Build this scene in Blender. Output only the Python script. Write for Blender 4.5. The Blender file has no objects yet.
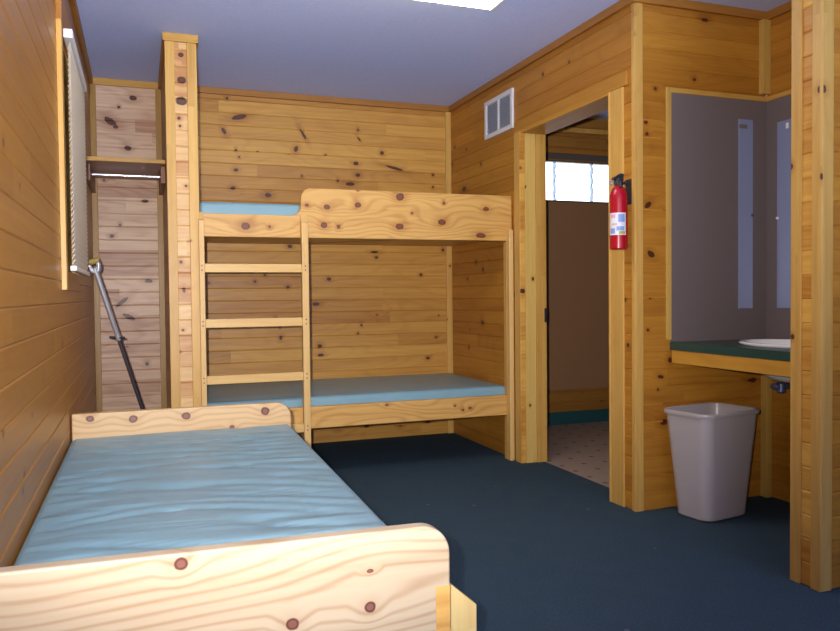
import bpy, bmesh, math, random
from mathutils import Vector, Matrix, noise

random.seed(7)
D = bpy.data
COL = bpy.context.scene.collection
PI = math.pi

# ------------------------------------------------------------------ dimensions (metres)
H = 2.44            # ceiling
YB = 5.30           # back wall
W = 2.474           # wall with the doorway
YC = 3.037          # vanity alcove, wall facing the room
W2 = 3.262          # vanity alcove, side wall
XS, YS, YS2 = 2.470, 1.987, 2.110   # stub wall beside the vanity
PX0, PX1, PY = 0.43, 0.5765, 4.29   # closet partition
DY0, DY1, DZ = 3.225, 4.178, 2.03   # doorway
WT = 2.615          # carpet / tile line
PITCH = 0.0845      # wall board height
YR = -2.6           # rear end of the room

# ------------------------------------------------------------------ node helpers
class NT:
    def __init__(s, name):
        s.m = D.materials.new(name); s.m.use_nodes = True
        s.t = s.m.node_tree; s.n = s.t.nodes; s.l = s.t.links
        s.b = s.n['Principled BSDF']; s.out = s.n['Material Output']
    def node(s, typ, **kw):
        n = s.n.new(typ)
        for k, v in kw.items(): setattr(n, k, v)
        return n
    def inp(s, sock, v):
        if v is None: return
        if isinstance(v, bpy.types.NodeSocket): s.l.new(v, sock)
        else: sock.default_value = v
    def m2(s, op, a, b=None, c=None):
        n = s.node('ShaderNodeMath', operation=op)
        s.inp(n.inputs[0], a); s.inp(n.inputs[1], b); s.inp(n.inputs[2], c)
        return n.outputs[0]
    def mix(s, f, a, b, blend='MIX'):
        n = s.node('ShaderNodeMix', data_type='RGBA', blend_type=blend)
        s.inp(n.inputs[0], f); s.inp(n.inputs[6], a); s.inp(n.inputs[7], b)
        return n.outputs[2]
    def ss(s, x, lo, hi, a=0.0, b=1.0):
        n = s.node('ShaderNodeMapRange', interpolation_type='SMOOTHSTEP')
        s.inp(n.inputs[0], x); s.inp(n.inputs[1], lo); s.inp(n.inputs[2], hi)
        n.inputs[3].default_value = a; n.inputs[4].default_value = b
        return n.outputs[0]
    def xyz(s, x, y, z=0.0):
        n = s.node('ShaderNodeCombineXYZ')
        s.inp(n.inputs[0], x); s.inp(n.inputs[1], y); s.inp(n.inputs[2], z)
        return n.outputs[0]
    def obj(s):
        tc = s.node('ShaderNodeTexCoord')
        sp = s.node('ShaderNodeSeparateXYZ'); s.l.new(tc.outputs['Object'], sp.inputs[0])
        return sp.outputs[0], sp.outputs[1], sp.outputs[2], tc.outputs['Object']
    def noise(s, vec, scale=1.0, detail=3.0, rough=0.5, dist=0.0, dims='3D'):
        n = s.node('ShaderNodeTexNoise', noise_dimensions=dims)
        s.inp(n.inputs['Vector'], vec); n.inputs['Scale'].default_value = scale
        n.inputs['Detail'].default_value = detail; n.inputs['Roughness'].default_value = rough
        n.inputs['Distortion'].default_value = dist
        return n.outputs['Fac']
    def white(s, vec):
        n = s.node('ShaderNodeTexWhiteNoise', noise_dimensions='3D'); s.inp(n.inputs['Vector'], vec)
        return n.outputs['Value'], n.outputs['Color']
    def bump(s, h, strength, dist=0.01):
        n = s.node('ShaderNodeBump'); n.inputs['Strength'].default_value = strength
        n.inputs['Distance'].default_value = dist; s.inp(n.inputs['Height'], h)
        s.l.new(n.outputs[0], s.b.inputs['Normal'])
    def fin(s, col=None, rough=None, **kw):
        if col is not None: s.inp(s.b.inputs['Base Color'], col)
        if rough is not None: s.inp(s.b.inputs['Roughness'], rough)
        for k, v in kw.items(): s.b.inputs[k.replace('_', ' ')].default_value = v
        return s.m

def rgb(*c): return (c[0], c[1], c[2], 1.0)

# knots seen in the boards: (along, across, radius, stretch, turn in degrees), metres on the board's own face
K_BACK = [(6.151,2.379,0.009,1.0,0.0),(6.228,2.257,0.016,3.2,14),(6.127,2.157,0.012,2.0,-60),(6.664,2.17,0.009,4.5,-60),(6.613,2.064,0.014,1.6,70),(7.061,2.224,0.008,1.0,0.0),(7.067,2.16,0.006,3,-50),(7.238,2.07,0.014,1,0),(7.328,1.966,0.01,7,-12),(6.204,2.034,0.008,1.0,0.0),(6.224,1.988,0.007,1.0,0.0),(6.202,1.899,0.011,1.4,0.0),(6.18,1.777,0.012,1.3,0.0),(6.415,1.738,0.015,1.4,0.0),(6.652,1.879,0.007,1.0,0.0),(6.909,1.855,0.008,1.0,0.0),(7.056,1.903,0.012,1.5,0.0),(6.997,1.837,0.013,2.4,0.0),(7.631,1.84,0.009,1.0,0.0),(7.632,1.929,0.008,1.0,0.0),(7.174,1.355,0.008,3.5,0.0),(7.706,1.375,0.011,1.0,0.0),(6.835,1.161,0.011,1.6,0.0),(7.529,1.192,0.01,1.0,0.0),(6.739,0.985,0.012,2,0.0),(7.069,0.829,0.009,1.0,0.0),(7.042,0.772,0.007,1,0),(6.763,0.688,0.013,1.3,0.0),(6.77,0.624,0.01,2.2,0.0),(7.578,0.572,0.011,1.4,0.0),(7.186,0.899,0.006,1.0,0.0),(6.386,1.189,0.008,1.0,0.0),(6.317,1.145,0.009,1.0,0.0),(6.543,1.106,0.011,1.0,0.0),(6.012,1.136,0.009,1.0,0.0),(6.489,0.753,0.01,1.5,70),(6.483,0.822,0.006,1.0,0.0),(6.19,1.562,0.01,1.0,0.0)]
K_DOOR = [(7.33,1.266,0.013,1.0,0.0),(7.216,1.21,0.015,1.0,0.0),(7.478,1.152,0.01,1.0,0.0),(7.231,0.849,0.017,1.3,0.0),(7.463,0.666,0.011,1.0,0.0),(7.528,1.798,0.016,2.5,0.0),(7.738,2.011,0.012,1.0,0.0),(7.235,1.929,0.012,1.0,0.0),(6.378,2.301,0.011,1.0,0.0),(6.095,2.291,0.009,1.0,0.0),(6.416,2.078,0.009,1.0,0.0),(7.443,0.789,0.006,1.0,0.0),(5.594,1.008,0.008,1.0,0.0),(5.571,0.791,0.01,1.0,0.0)]
K_FACE = [(5.708,0.716,0.013,1.0,0.0),(5.653,0.638,0.008,2.2,-10),(5.638,0.577,0.006,1.0,0.0),(5.672,0.418,0.013,1.6,0.0),(6.213,0.595,0.012,2.5,0.0),(5.626,2.009,0.008,1.0,0.0),(5.572,1.848,0.01,1.0,0.0),(5.578,1.792,0.009,1.0,0.0),(5.583,1.458,0.012,1.8,40),(5.599,1.226,0.014,1.5,-30),(5.581,0.864,0.007,1.0,0.0),(5.916,2.364,0.01,2,0.0)]
K_CLOS = [(5.558,2.332,0.016,1.5,0.0),(5.417,2.175,0.02,2.0,-30),(5.521,2.009,0.016,1.3,0.0),(5.618,1.671,0.01,2.2,0.0),(5.414,1.44,0.011,1.2,0.0),(5.63,1.151,0.012,2,0.0),(5.466,1.015,0.012,4,40),(5.507,0.918,0.014,3.2,-25),(5.611,0.608,0.012,1.0,0.0),(5.472,2.268,0.009,1.0,0.0),(5.464,1.512,0.008,1.0,0.0),(5.374,1.797,0.008,1.0,0.0)]
K_PART = [(4.795,2.334,0.012,1.2,0.0),(4.796,2.201,0.018,1.3,0.0),(4.794,2.09,0.022,1.3,0.0),(4.779,1.999,0.009,1.0,0.0),(4.784,1.957,0.007,1.0,0.0),(4.809,1.639,0.008,1.0,0.0),(4.789,1.081,0.014,0.6,0.0),(4.776,1.231,0.009,1.0,0.0),(4.78,0.866,0.007,1.0,0.0),(4.762,0.749,0.006,1.0,0.0)]
K_GUARD = [(-0.825,1.558,0.009,1.3,0.0),(-0.709,1.551,0.014,1.4,0.0),(-0.525,1.568,0.016,1.2,0.0),(-0.267,1.623,0.022,1.1,0.0),(0.013,1.596,0.009,1.0,0.0),(-0.728,1.447,0.018,1.0,0.0),(-0.643,1.44,0.011,1.0,0.0),(-0.272,1.448,0.017,1.4,0.0),(-0.001,1.481,0.017,1.5,0.0),(0.293,1.568,0.013,1.6,0.0),(0.257,1.404,0.015,2,0.0),(-1.169,1.432,0.02,1.2,0.0),(-1.037,1.432,0.008,1.0,0.0),(-0.193,1.53,0.007,1.0,0.0),(0.074,0.362,0.007,1.0,0.0),(0.127,0.332,0.008,1.0,0.0),(0.174,0.342,0.008,1.5,0.0),(-0.363,0.392,0.006,2,0.0),(-1.269,0.474,0.008,1.0,0.0)]
K_FOOT = [(-1.082,0.545,0.0118,1.05,0.0),(-0.875,0.399,0.0118,1.05,0.0),(-0.717,0.409,0.011,1.0,0.0),(-0.716,0.483,0.004,1.8,0.0)]
K_HEAD = [(0.555,0.55,0.013,1.2,0.0),(0.719,0.539,0.016,1.1,0.0),(0.93,0.538,0.016,1.1,0.0),(1.263,0.538,0.018,1.0,0.0),(1.12,0.478,0.008,1.3,0.0)]

def wood(name, light, dark, knot=(0.060, 0.014, 0.008), direction='h', pitch=PITCH, seglen=1.7,
         density=0.10, cell=0.19, kr=0.009, grain=0.7, cathedral=0.5, tint=1.0, rough=0.42, spec=0.4, seed=0.0,
         offz=0.0, grainscale=1.0, halo=0.4, knot_mid=None, knots=(), thin=3.0, lines=60.0, lowu=1.3, lowv=5.5, base=0.40, vfreq=60.0):
    """Pine: boards of the given height, each with a tint of its own, streaky grain that bends round knots."""
    t = NT(name)
    x, y, z, o = t.obj()
    hxy = t.m2('ADD', x, y)
    if direction == 'h': u, v = hxy, t.m2('ADD', z, offz)
    elif direction == 'z': u, v = z, hxy
    elif direction == 'y': u, v = y, t.m2('ADD', x, z)
    raw = t.xyz(hxy, z)
    u = t.m2('ADD', u, seed * 3.17 + 20.0); v = t.m2('ADD', v, 10 * pitch)
    row = t.m2('FLOOR', t.m2('DIVIDE', v, pitch))
    r1, _ = t.white(t.xyz(row, seed + 0.5, 1.3))
    seg = t.m2('FLOOR', t.m2('ADD', t.m2('DIVIDE', u, seglen), t.m2('MULTIPLY', r1, 7.31)))
    idv, idc = t.white(t.xyz(row, seg, seed + 3.7))
    wob = t.noise(o, 45.0, 2.0)
    cu = t.m2('DIVIDE', t.m2('ADD', u, t.m2('MULTIPLY', idv, 5.0)), cell * 1.25)
    vo = t.node('ShaderNodeTexVoronoi', voronoi_dimensions='2D', feature='F1')
    vo.inputs['Randomness'].default_value = 1.0; vo.inputs['Scale'].default_value = 1.0
    t.l.new(t.xyz(cu, t.m2('DIVIDE', v, cell)), vo.inputs['Vector'])
    cs = t.node('ShaderNodeSeparateColor'); t.l.new(vo.outputs['Color'], cs.inputs[0])
    rad = t.m2('MULTIPLY_ADD', cs.outputs[1], kr * 1.3, kr * 0.45)
    nd = t.m2('DIVIDE', t.m2('MULTIPLY', vo.outputs['Distance'], cell), rad)
    nd = t.m2('ADD', nd, t.m2('MULTIPLY', t.m2('GREATER_THAN', cs.outputs[0], density), 100.0))
    for (ku, kv, r, el, ang) in knots:
        mp = t.node('ShaderNodeMapping', vector_type='TEXTURE')
        mp.inputs['Location'].default_value = (ku, kv, 0); mp.inputs['Rotation'].default_value = (0, 0, math.radians(ang))
        mp.inputs['Scale'].default_value = (r * el, r, 1)
        t.l.new(raw, mp.inputs['Vector'])
        ln = t.node('ShaderNodeVectorMath', operation='LENGTH'); t.l.new(mp.outputs[0], ln.inputs[0])
        nd = t.m2('MINIMUM', nd, ln.outputs['Value'])
    nd = t.m2('ADD', nd, t.m2('MULTIPLY', t.m2('SUBTRACT', wob, 0.5), 0.55))
    core = t.ss(nd, 1.08, 0.75)
    ring = t.ss(t.m2('ABSOLUTE', t.m2('SUBTRACT', nd, 0.82)), 0.34, 0.04)
    hal = t.ss(nd, 3.6, 1.0)
    v2 = t.m2('ADD', v, t.m2('MULTIPLY', t.ss(nd, 5.0, 0.0), 0.024))
    # streaks
    g1 = t.noise(t.xyz(t.m2('MULTIPLY', u, 1.6 * grainscale), t.m2('MULTIPLY', v2, 75 * grainscale), t.m2('MULTIPLY', idv, 40.0)), 1.0, 4.0, 0.6)
    g2 = t.noise(t.xyz(t.m2('MULTIPLY', u, 0.9), t.m2('MULTIPLY', v2, 16), t.m2('MULTIPLY', idv, 31.0)), 1.0, 2.0, 0.5)
    low = t.noise(t.xyz(t.m2('MULTIPLY', u, lowu), t.m2('MULTIPLY', v2, lowv), t.m2('MULTIPLY', idv, 17.0)), 1.0, 1.0, 0.5)
    ph = t.m2('ADD', t.m2('MULTIPLY', low, lines), t.m2('MULTIPLY', v2, vfreq))
    ph = t.m2('ADD', ph, t.m2('MULTIPLY', g1, 2.0))
    cat = t.m2('POWER', t.m2('MULTIPLY_ADD', t.m2('SINE', ph), 0.5, 0.5), thin)
    fac = t.m2('ADD', t.m2('MULTIPLY', t.m2('SUBTRACT', idv, 0.5), 0.75 * tint), base)
    fac = t.m2('ADD', fac, t.m2('MULTIPLY', t.m2('SUBTRACT', g1, 0.5), 1.3 * grain))
    fac = t.m2('ADD', fac, t.m2('MULTIPLY', t.m2('SUBTRACT', g2, 0.5), 1.0 * grain))
    fac = t.m2('ADD', fac, t.m2('MULTIPLY', cat, 0.38 * cathedral))
    fac = t.m2('ADD', fac, t.m2('MULTIPLY', hal, halo))
    cl = t.node('ShaderNodeClamp'); t.l.new(fac, cl.inputs[0])
    col = t.mix(cl.outputs[0], rgb(*light), rgb(*dark))
    km = knot_mid or knot
    col = t.mix(t.m2('MULTIPLY', core, 0.92), col, rgb(*km))
    col = t.mix(t.m2('MULTIPLY', ring, 0.85), col, rgb(*knot))
    t.bump(t.m2('ADD', t.m2('MULTIPLY', g1, 0.5), g2), 0.06, 0.004)
    return t.fin(col, rough, Specular_IOR_Level=spec)

def plain(name, c, rough=0.5, metal=0.0, spec=0.5, noise_amt=0.0, nscale=40, bump=0.0, bscale=200, **kw):
    t = NT(name)
    col = rgb(*c)
    if noise_amt or bump:
        x, y, z, o = t.obj()
    if noise_amt:
        n = t.noise(o, nscale, 4.0, 0.6)
        col = t.mix(n, rgb(*[v * (1 - noise_amt) for v in c]), rgb(*[min(1, v * (1 + noise_amt)) for v in c]))
    if bump:
        t.bump(t.noise(o, bscale, 3.0), bump, 0.003)
    return t.fin(col, rough, Metallic=metal, Specular_IOR_Level=spec, **kw)

def emit(name, c, strength):
    t = NT(name)
    t.b.inputs['Base Color'].default_value = rgb(0.8, 0.8, 0.8)
    t.b.inputs['Emission Color'].default_value = rgb(*c); t.b.inputs['Emission Strength'].default_value = strength
    return t.m

# ------------------------------------------------------------------ materials
M = {}
# the back wall has many knots: three finishes of the same pine, by height, share the load
for nm, lo, hi in (('low', -1, 1.0), ('mid', 1.0, 1.85), ('top', 1.85, 9)):
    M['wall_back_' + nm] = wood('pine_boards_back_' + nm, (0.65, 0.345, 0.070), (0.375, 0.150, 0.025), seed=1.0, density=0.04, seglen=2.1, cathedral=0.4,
                                knots=[k for k in K_BACK if lo - 0.1 <= k[1] < hi + 0.1], tint=0.8)
M['wall_closet'] = wood('pine_boards_closet_daylit', (0.70, 0.48, 0.32), (0.40, 0.20, 0.11), seed=2.0, density=0.04, seglen=0.9, tint=1.25, cathedral=0.7, grain=0.8, knots=K_CLOS)  # window daylight in the niche is put into paler, pinker board colours
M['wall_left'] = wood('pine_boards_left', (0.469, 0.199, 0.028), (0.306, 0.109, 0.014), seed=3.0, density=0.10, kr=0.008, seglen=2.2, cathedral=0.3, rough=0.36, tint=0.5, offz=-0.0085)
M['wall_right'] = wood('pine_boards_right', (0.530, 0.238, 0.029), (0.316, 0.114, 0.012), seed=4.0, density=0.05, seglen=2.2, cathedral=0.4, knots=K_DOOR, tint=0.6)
M['wall_alcove'] = wood('pine_boards_alcove', (0.530, 0.238, 0.029), (0.316, 0.114, 0.012), seed=4.5, density=0.05, seglen=2.2, cathedral=0.4, knots=K_FACE, tint=0.6)
M['wall_end'] = wood('pine_boards_ends', (0.714, 0.398, 0.077), (0.449, 0.175, 0.022), seed=5.0, density=0.12, cell=0.12, seglen=0.3, tint=1.1)
M['wall_part_end'] = wood('pine_boards_partition_end', (0.76, 0.50, 0.22), (0.50, 0.23, 0.075), seed=5.5, density=0.02, cell=0.12, seglen=0.3, tint=1.1, knots=K_PART)
M['trim'] = wood('pine_trim', (0.68, 0.405, 0.105), (0.45, 0.225, 0.045), direction='z', pitch=0.05, seglen=3.0, density=0.14, cell=0.16, kr=0.006, seed=6.0, tint=0.6, cathedral=0.3)
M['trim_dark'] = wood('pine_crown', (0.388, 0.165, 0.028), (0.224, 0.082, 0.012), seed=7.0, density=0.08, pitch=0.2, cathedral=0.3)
M['casing_head'] = wood('pine_head_casing', (0.551, 0.272, 0.040), (0.367, 0.155, 0.020), seed=7.5, density=0.05, pitch=0.3, cathedral=0.3, direction='y')
M['trim_olive'] = wood('pine_trim_aged', (0.408, 0.228, 0.046), (0.275, 0.136, 0.025), direction='z', pitch=0.05, seglen=3.0, density=0.2, cell=0.16, kr=0.006, seed=8.0, tint=0.4)
BEDKW = dict(knot=(0.10, 0.022, 0.018), knot_mid=(0.19, 0.07, 0.052), pitch=0.9, seglen=29.0, density=0.0, tint=0.0, cathedral=1.3, grain=0.5, grainscale=0.75, halo=0.18, rough=0.4)
M['bed'] = wood('pine_bed', (0.54, 0.43, 0.29), (0.35, 0.205, 0.105), seed=9.0, knots=K_FOOT, thin=4.0, lines=42.0, lowu=1.5, lowv=5.0, base=0.12, vfreq=250.0, **BEDKW)
M['bed_far'] = wood('pine_headboard', (0.67, 0.46, 0.24), (0.46, 0.26, 0.105), seed=9.3, knots=K_HEAD, thin=3.0, lines=30.0, vfreq=220.0, base=0.2, **BEDKW)
M['bunk'] = wood('pine_bunk', (0.72, 0.425, 0.125), (0.46, 0.21, 0.045), knot=(0.13, 0.032, 0.016), knot_mid=(0.17, 0.05, 0.025), pitch=0.9, seglen=29.0, density=0.02, cell=0.15, seed=10.0, tint=0.0, cathedral=1.0, grain=0.6, grainscale=0.8, knots=K_GUARD, thin=3.0, lines=50.0, lowu=2.0, lowv=6.0, vfreq=190.0, base=0.25)
M['rail'] = wood('pine_ladder', (0.76, 0.50, 0.19), (0.57, 0.31, 0.085), direction='z', pitch=0.3, seglen=4.0, density=0.08, cell=0.2, kr=0.006, seed=11.0, tint=0.3, cathedral=0.2)
M['rung'] = wood('pine_rung', (0.76, 0.50, 0.18), (0.57, 0.31, 0.085), pitch=0.3, seglen=4.0, density=0.08, cell=0.2, kr=0.006, seed=12.0, tint=0.5, cathedral=0.3)
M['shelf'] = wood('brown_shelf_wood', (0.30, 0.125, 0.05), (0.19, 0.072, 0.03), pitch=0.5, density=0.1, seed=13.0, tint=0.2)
M['edge'] = wood('pine_edge', (0.612, 0.349, 0.074), (0.428, 0.213, 0.037), pitch=0.5, density=0.1, seed=14.0, tint=0.2)
M['strip'] = wood('pale_corner_strip', (0.632, 0.407, 0.105), (0.469, 0.262, 0.056), direction='z', pitch=0.3, density=0.3, cell=0.14, kr=0.006, seed=14.4, tint=0.2)
M['jamb'] = wood('pine_jamb', (0.70, 0.47, 0.14), (0.54, 0.32, 0.075), direction='z', pitch=0.3, density=0.3, cell=0.12, kr=0.006, seed=15.5, tint=0.2, cathedral=0.3)
M['post'] = wood('yellow_pine_post', (0.74, 0.56, 0.24), (0.62, 0.42, 0.15), direction='z', pitch=0.3, density=0.1, kr=0.006, seed=15.0, tint=0.2, cathedral=0.3)
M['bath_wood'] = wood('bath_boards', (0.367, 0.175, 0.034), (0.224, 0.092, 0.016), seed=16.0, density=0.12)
M['apron'] = wood('pine_apron', (0.632, 0.320, 0.046), (0.428, 0.194, 0.025), pitch=0.3, density=0.12, kr=0.006, seed=17.0, tint=0.2, direction='y')
M['white_metal'] = plain('white_painted_metal', (0.72, 0.72, 0.74), 0.4)
M['louver'] = plain('grey_vent_louvers', (0.50, 0.53, 0.64), 0.5)
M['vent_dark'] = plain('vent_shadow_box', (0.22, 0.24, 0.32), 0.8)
M['blind'] = plain('off_white_vinyl', (0.80, 0.72, 0.60), 0.45)
M['blind_rail'] = plain('white_vinyl_rail', (0.80, 0.78, 0.78), 0.3)
M['glass_dark'] = plain('window_glass', (0.02, 0.025, 0.06), 0.08)
M['chrome'] = plain('chrome', (0.78, 0.79, 0.85), 0.22, metal=0.7)
M['steel_dark'] = plain('dark_steel', (0.16, 0.15, 0.18), 0.25, metal=0.7)
M['rubber_black'] = plain('black_rubber', (0.015, 0.015, 0.018), 0.6)
M['olive_foam'] = plain('olive_yellow_pad', (0.36, 0.27, 0.07), 0.7)
M['red'] = plain('red_enamel', (0.40, 0.004, 0.016), 0.25, spec=0.6)
M['black_plastic'] = plain('black_plastic', (0.02, 0.02, 0.03), 0.4)
M['label_white'] = plain('white_label_paper', (0.70, 0.68, 0.74), 0.5)
M['label_blue'] = plain('blue_print', (0.22, 0.32, 0.62), 0.5)
M['label_pink'] = plain('pink_print', (0.70, 0.38, 0.42), 0.5)
M['label_olive'] = plain('olive_print', (0.38, 0.38, 0.03), 0.5)
M['frp'] = plain('grey_brown_wall_panel', (0.165, 0.130, 0.128), 0.38, spec=0.35, noise_amt=0.10, nscale=260, bump=0.05, bscale=300)
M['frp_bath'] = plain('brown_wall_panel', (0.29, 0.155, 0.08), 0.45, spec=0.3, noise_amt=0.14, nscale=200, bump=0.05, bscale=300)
M['mirror'] = plain('mirror_painted_reflection', (0.25, 0.28, 0.44), 0.30, metal=0.1, spec=0.6)  # bluish reflection of the room is put into the base colour
M['green_lam'] = plain('dark_green_laminate', (0.018, 0.055, 0.045), 0.3, spec=0.4, noise_amt=0.3, nscale=400)
M['porcelain'] = plain('white_porcelain', (0.80, 0.79, 0.80), 0.12)
M['teal_base'] = plain('dark_teal_base', (0.012, 0.065, 0.075), 0.5)
M['bin'] = plain('grey_plastic', (0.42, 0.37, 0.37), 0.30, spec=0.5, noise_amt=0.06, nscale=300)
M['valve'] = plain('dull_blue_grey_metal', (0.16, 0.20, 0.36), 0.35, metal=0.6)
M['screw'] = plain('dark_screw', (0.06, 0.04, 0.03), 0.5, metal=0.5)
M['grey_frame'] = plain('dark_grey_frame', (0.10, 0.085, 0.08), 0.5)
M['lamp_body'] = plain('white_lamp_housing', (0.78, 0.77, 0.70), 0.4)
M['diffuser'] = emit('lit_lamp_diffuser', (1.0, 0.96, 0.78), 10.0)
M['pane_lit'] = emit('daylit_pane', (0.93, 0.96, 1.0), 3.2)
M['pane_bar'] = plain('pale_blue_bar', (0.20, 0.29, 0.46), 0.5)
M['pane_bar'].node_tree.nodes['Principled BSDF'].inputs['Transmission Weight'].default_value = 0.35

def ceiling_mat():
    t = NT('textured_ceiling_cool_cast')
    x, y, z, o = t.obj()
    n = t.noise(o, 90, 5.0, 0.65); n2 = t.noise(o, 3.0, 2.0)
    col = t.mix(n, rgb(0.44, 0.51, 0.84), rgb(0.64, 0.70, 0.98))  # cool light cast on the white ceiling is put into its base colour
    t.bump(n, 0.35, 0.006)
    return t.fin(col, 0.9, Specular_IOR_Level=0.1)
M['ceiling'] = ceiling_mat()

def carpet_mat():
    t = NT('navy_teal_carpet')
    x, y, z, o = t.obj()
    n = t.noise(o, 110, 4.0, 0.75); n2 = t.noise(o, 9.0, 3.0)
    col = t.mix(n, rgb(0.010, 0.027, 0.044), rgb(0.105, 0.145, 0.175))
    col = t.mix(t.m2('MULTIPLY', n2, 0.35), col, rgb(0.014, 0.050, 0.080))
    vo = t.node('ShaderNodeTexVoronoi'); vo.inputs['Scale'].default_value = 5.0; t.l.new(o, vo.inputs['Vector'])
    lint = t.m2('LESS_THAN', vo.outputs['Distance'], 0.045)
    col = t.mix(t.m2('MULTIPLY', lint, 0.35), col, rgb(0.25, 0.28, 0.33))
    t.bump(n, 0.7, 0.01)
    return t.fin(col, 0.95, Specular_IOR_Level=0.05)
M['carpet'] = carpet_mat()

def tile_mat():
    t = NT('pinkish_vinyl_tile')
    x, y, z, o = t.obj()
    p = 0.152
    a = t.m2('ABSOLUTE', t.m2('SUBTRACT', t.m2('FRACT', t.m2('DIVIDE', x, p)), 0.5))
    b = t.m2('ABSOLUTE', t.m2('SUBTRACT', t.m2('FRACT', t.m2('DIVIDE', y, p)), 0.5))
    dot = t.m2('LESS_THAN', t.m2('ADD', a, b), 0.13)
    n = t.noise(o, 30, 4.0, 0.6)
    col = t.mix(n, rgb(0.36, 0.26, 0.20), rgb(0.48, 0.37, 0.30))
    col = t.mix(dot, col, rgb(0.08, 0.045, 0.035))
    return t.fin(col, 0.4, Specular_IOR_Level=0.4)
M['tile'] = tile_mat()

def vinyl_mat():
    t = NT('blue_vinyl_mattress')
    x, y, z, o = t.obj()
    n = t.noise(o, 4.0, 3.0)
    col = t.mix(n, rgb(0.19, 0.34, 0.41), rgb(0.225, 0.385, 0.455))
    w = t.noise(t.xyz(t.m2('MULTIPLY', x, 2.2), t.m2('MULTIPLY', y, 15.0), z), 1.0, 3.0, 0.5, 0.6)
    fine = t.noise(o, 500, 2.0)
    t.bump(t.m2('ADD', w, t.m2('MULTIPLY', fine, 0.06)), 0.30, 0.025)
    return t.fin(col, 0.36, Specular_IOR_Level=0.45)
M['vinyl'] = vinyl_mat()

# ------------------------------------------------------------------ mesh builder
class MB:
    def __init__(s): s.v = []; s.f = []; s.sm = []
    def add(s, vs, fs, smooth=False):
        o = len(s.v); s.v += [tuple(p) for p in vs]
        s.f += [tuple(i + o for i in f) for f in fs]; s.sm += [smooth] * len(fs)
        return s
    def box(s, x0, x1, y0, y1, z0, z1):
        vs = [(x, y, z) for x in (x0, x1) for y in (y0, y1) for z in (z0, z1)]
        return s.add(vs, [(0, 1, 3, 2), (4, 6, 7, 5), (0, 4, 5, 1), (2, 3, 7, 6), (0, 2, 6, 4), (1, 5, 7, 3)])
    def prism(s, prof, axis, a0, a1):
        """closed 2-D outline extruded along x, y or z"""
        def P(p, a):
            return {'x': (a, p[0], p[1]), 'y': (p[0], a, p[1]), 'z': (p[0], p[1], a)}[axis]
        n = len(prof)
        vs = [P(p, a0) for p in prof] + [P(p, a1) for p in prof]
        fs = [tuple(range(n))[::-1], tuple(range(n, 2 * n))] + [(i, (i + 1) % n, n + (i + 1) % n, n + i) for i in range(n)]
        return s.add(vs, fs)
    def lathe(s, prof, centre, axis='z', seg=28, smooth=True, sx=1.0, sy=1.0):
        c = Vector(centre); rows = []
        vs = []
        for r, h in prof:
            for k in range(seg):
                a = 2 * PI * k / seg
                p = (r * math.cos(a) * sx, r * math.sin(a) * sy, h)
                if axis == 'x': p = (p[2], p[0], p[1])
                elif axis == 'y': p = (p[0], p[2], p[1])
                vs.append(c + Vector(p))
        fs = []
        for i in range(len(prof) - 1):
            for k in range(seg):
                k2 = (k + 1) % seg
                fs.append((i * seg + k, i * seg + k2, (i + 1) * seg + k2, (i + 1) * seg + k))
        fs.append(tuple(range(seg))[::-1]); L = (len(prof) - 1) * seg
        fs.append(tuple(range(L, L + seg)))
        return s.add(vs, fs, smooth)
    def tube(s, pts, r, seg=16):
        pts = [Vector(p) for p in pts]; rs = r if isinstance(r, (list, tuple)) else [r] * len(pts)
        vs = []; up = None
        for i, p in enumerate(pts):
            d = (pts[min(i + 1, len(pts) - 1)] - pts[max(i - 1, 0)]).normalized()
            if up is None: up = d.orthogonal().normalized()
            up = (up - d * up.dot(d)).normalized(); sd = d.cross(up)
            for k in range(seg):
                a = 2 * PI * k / seg
                vs.append(p + (up * math.cos(a) + sd * math.sin(a)) * rs[i])
        fs = []
        for i in range(len(pts) - 1):
            for k in range(seg):
                k2 = (k + 1) % seg
                fs.append((i * seg + k, i * seg + k2, (i + 1) * seg + k2, (i + 1) * seg + k))
        fs.append(tuple(range(seg))[::-1]); L = (len(pts) - 1) * seg
        fs.append(tuple(range(L, L + seg)))
        return s.add(vs, fs, True)
    def build(s, name, mat, parent=None, bevel=0.0, bseg=2, kind=None, sharp=True):
        me = D.meshes.new(name)
        off = Vector((0, 0, 0))
        if parent is not None:
            q = parent
            while q is not None: off += q.location; q = q.parent
        me.from_pydata([tuple(Vector(p) - off) for p in s.v], [], s.f)
        bm = bmesh.new(); bm.from_mesh(me); bmesh.ops.recalc_face_normals(bm, faces=bm.faces); bm.to_mesh(me); bm.free()
        me.polygons.foreach_set('use_smooth', s.sm)
        me.materials.append(mat)
        o = D.objects.new(name, me); COL.objects.link(o)
        if parent is not None: o.parent = parent
        if any(s.sm): me.set_sharp_from_angle(angle=math.radians(38))
        if bevel:
            b = o.modifiers.new('soft_edges', 'BEVEL'); b.width = bevel; b.segments = bseg; b.limit_method = 'ANGLE'; b.angle_limit = math.radians(40)
        if kind: o['kind'] = kind
        return o

def tag(o, label, cat, group=None):
    o['label'] = label; o['category'] = cat; o['kind'] = 'thing'
    if group: o['group'] = group
    return o
def thing(name, label, cat, loc, group=None):
    o = D.objects.new(name, None); COL.objects.link(o); o.location = loc; o.empty_display_size = 0.1
    return tag(o, label, cat, group)

def copy_tree(o, parent=None):
    c = o.copy(); COL.objects.link(c)
    if parent is not None: c.parent = parent
    for ch in [k for k in D.objects if k.parent == o]: copy_tree(ch, c)
    return c

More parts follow.
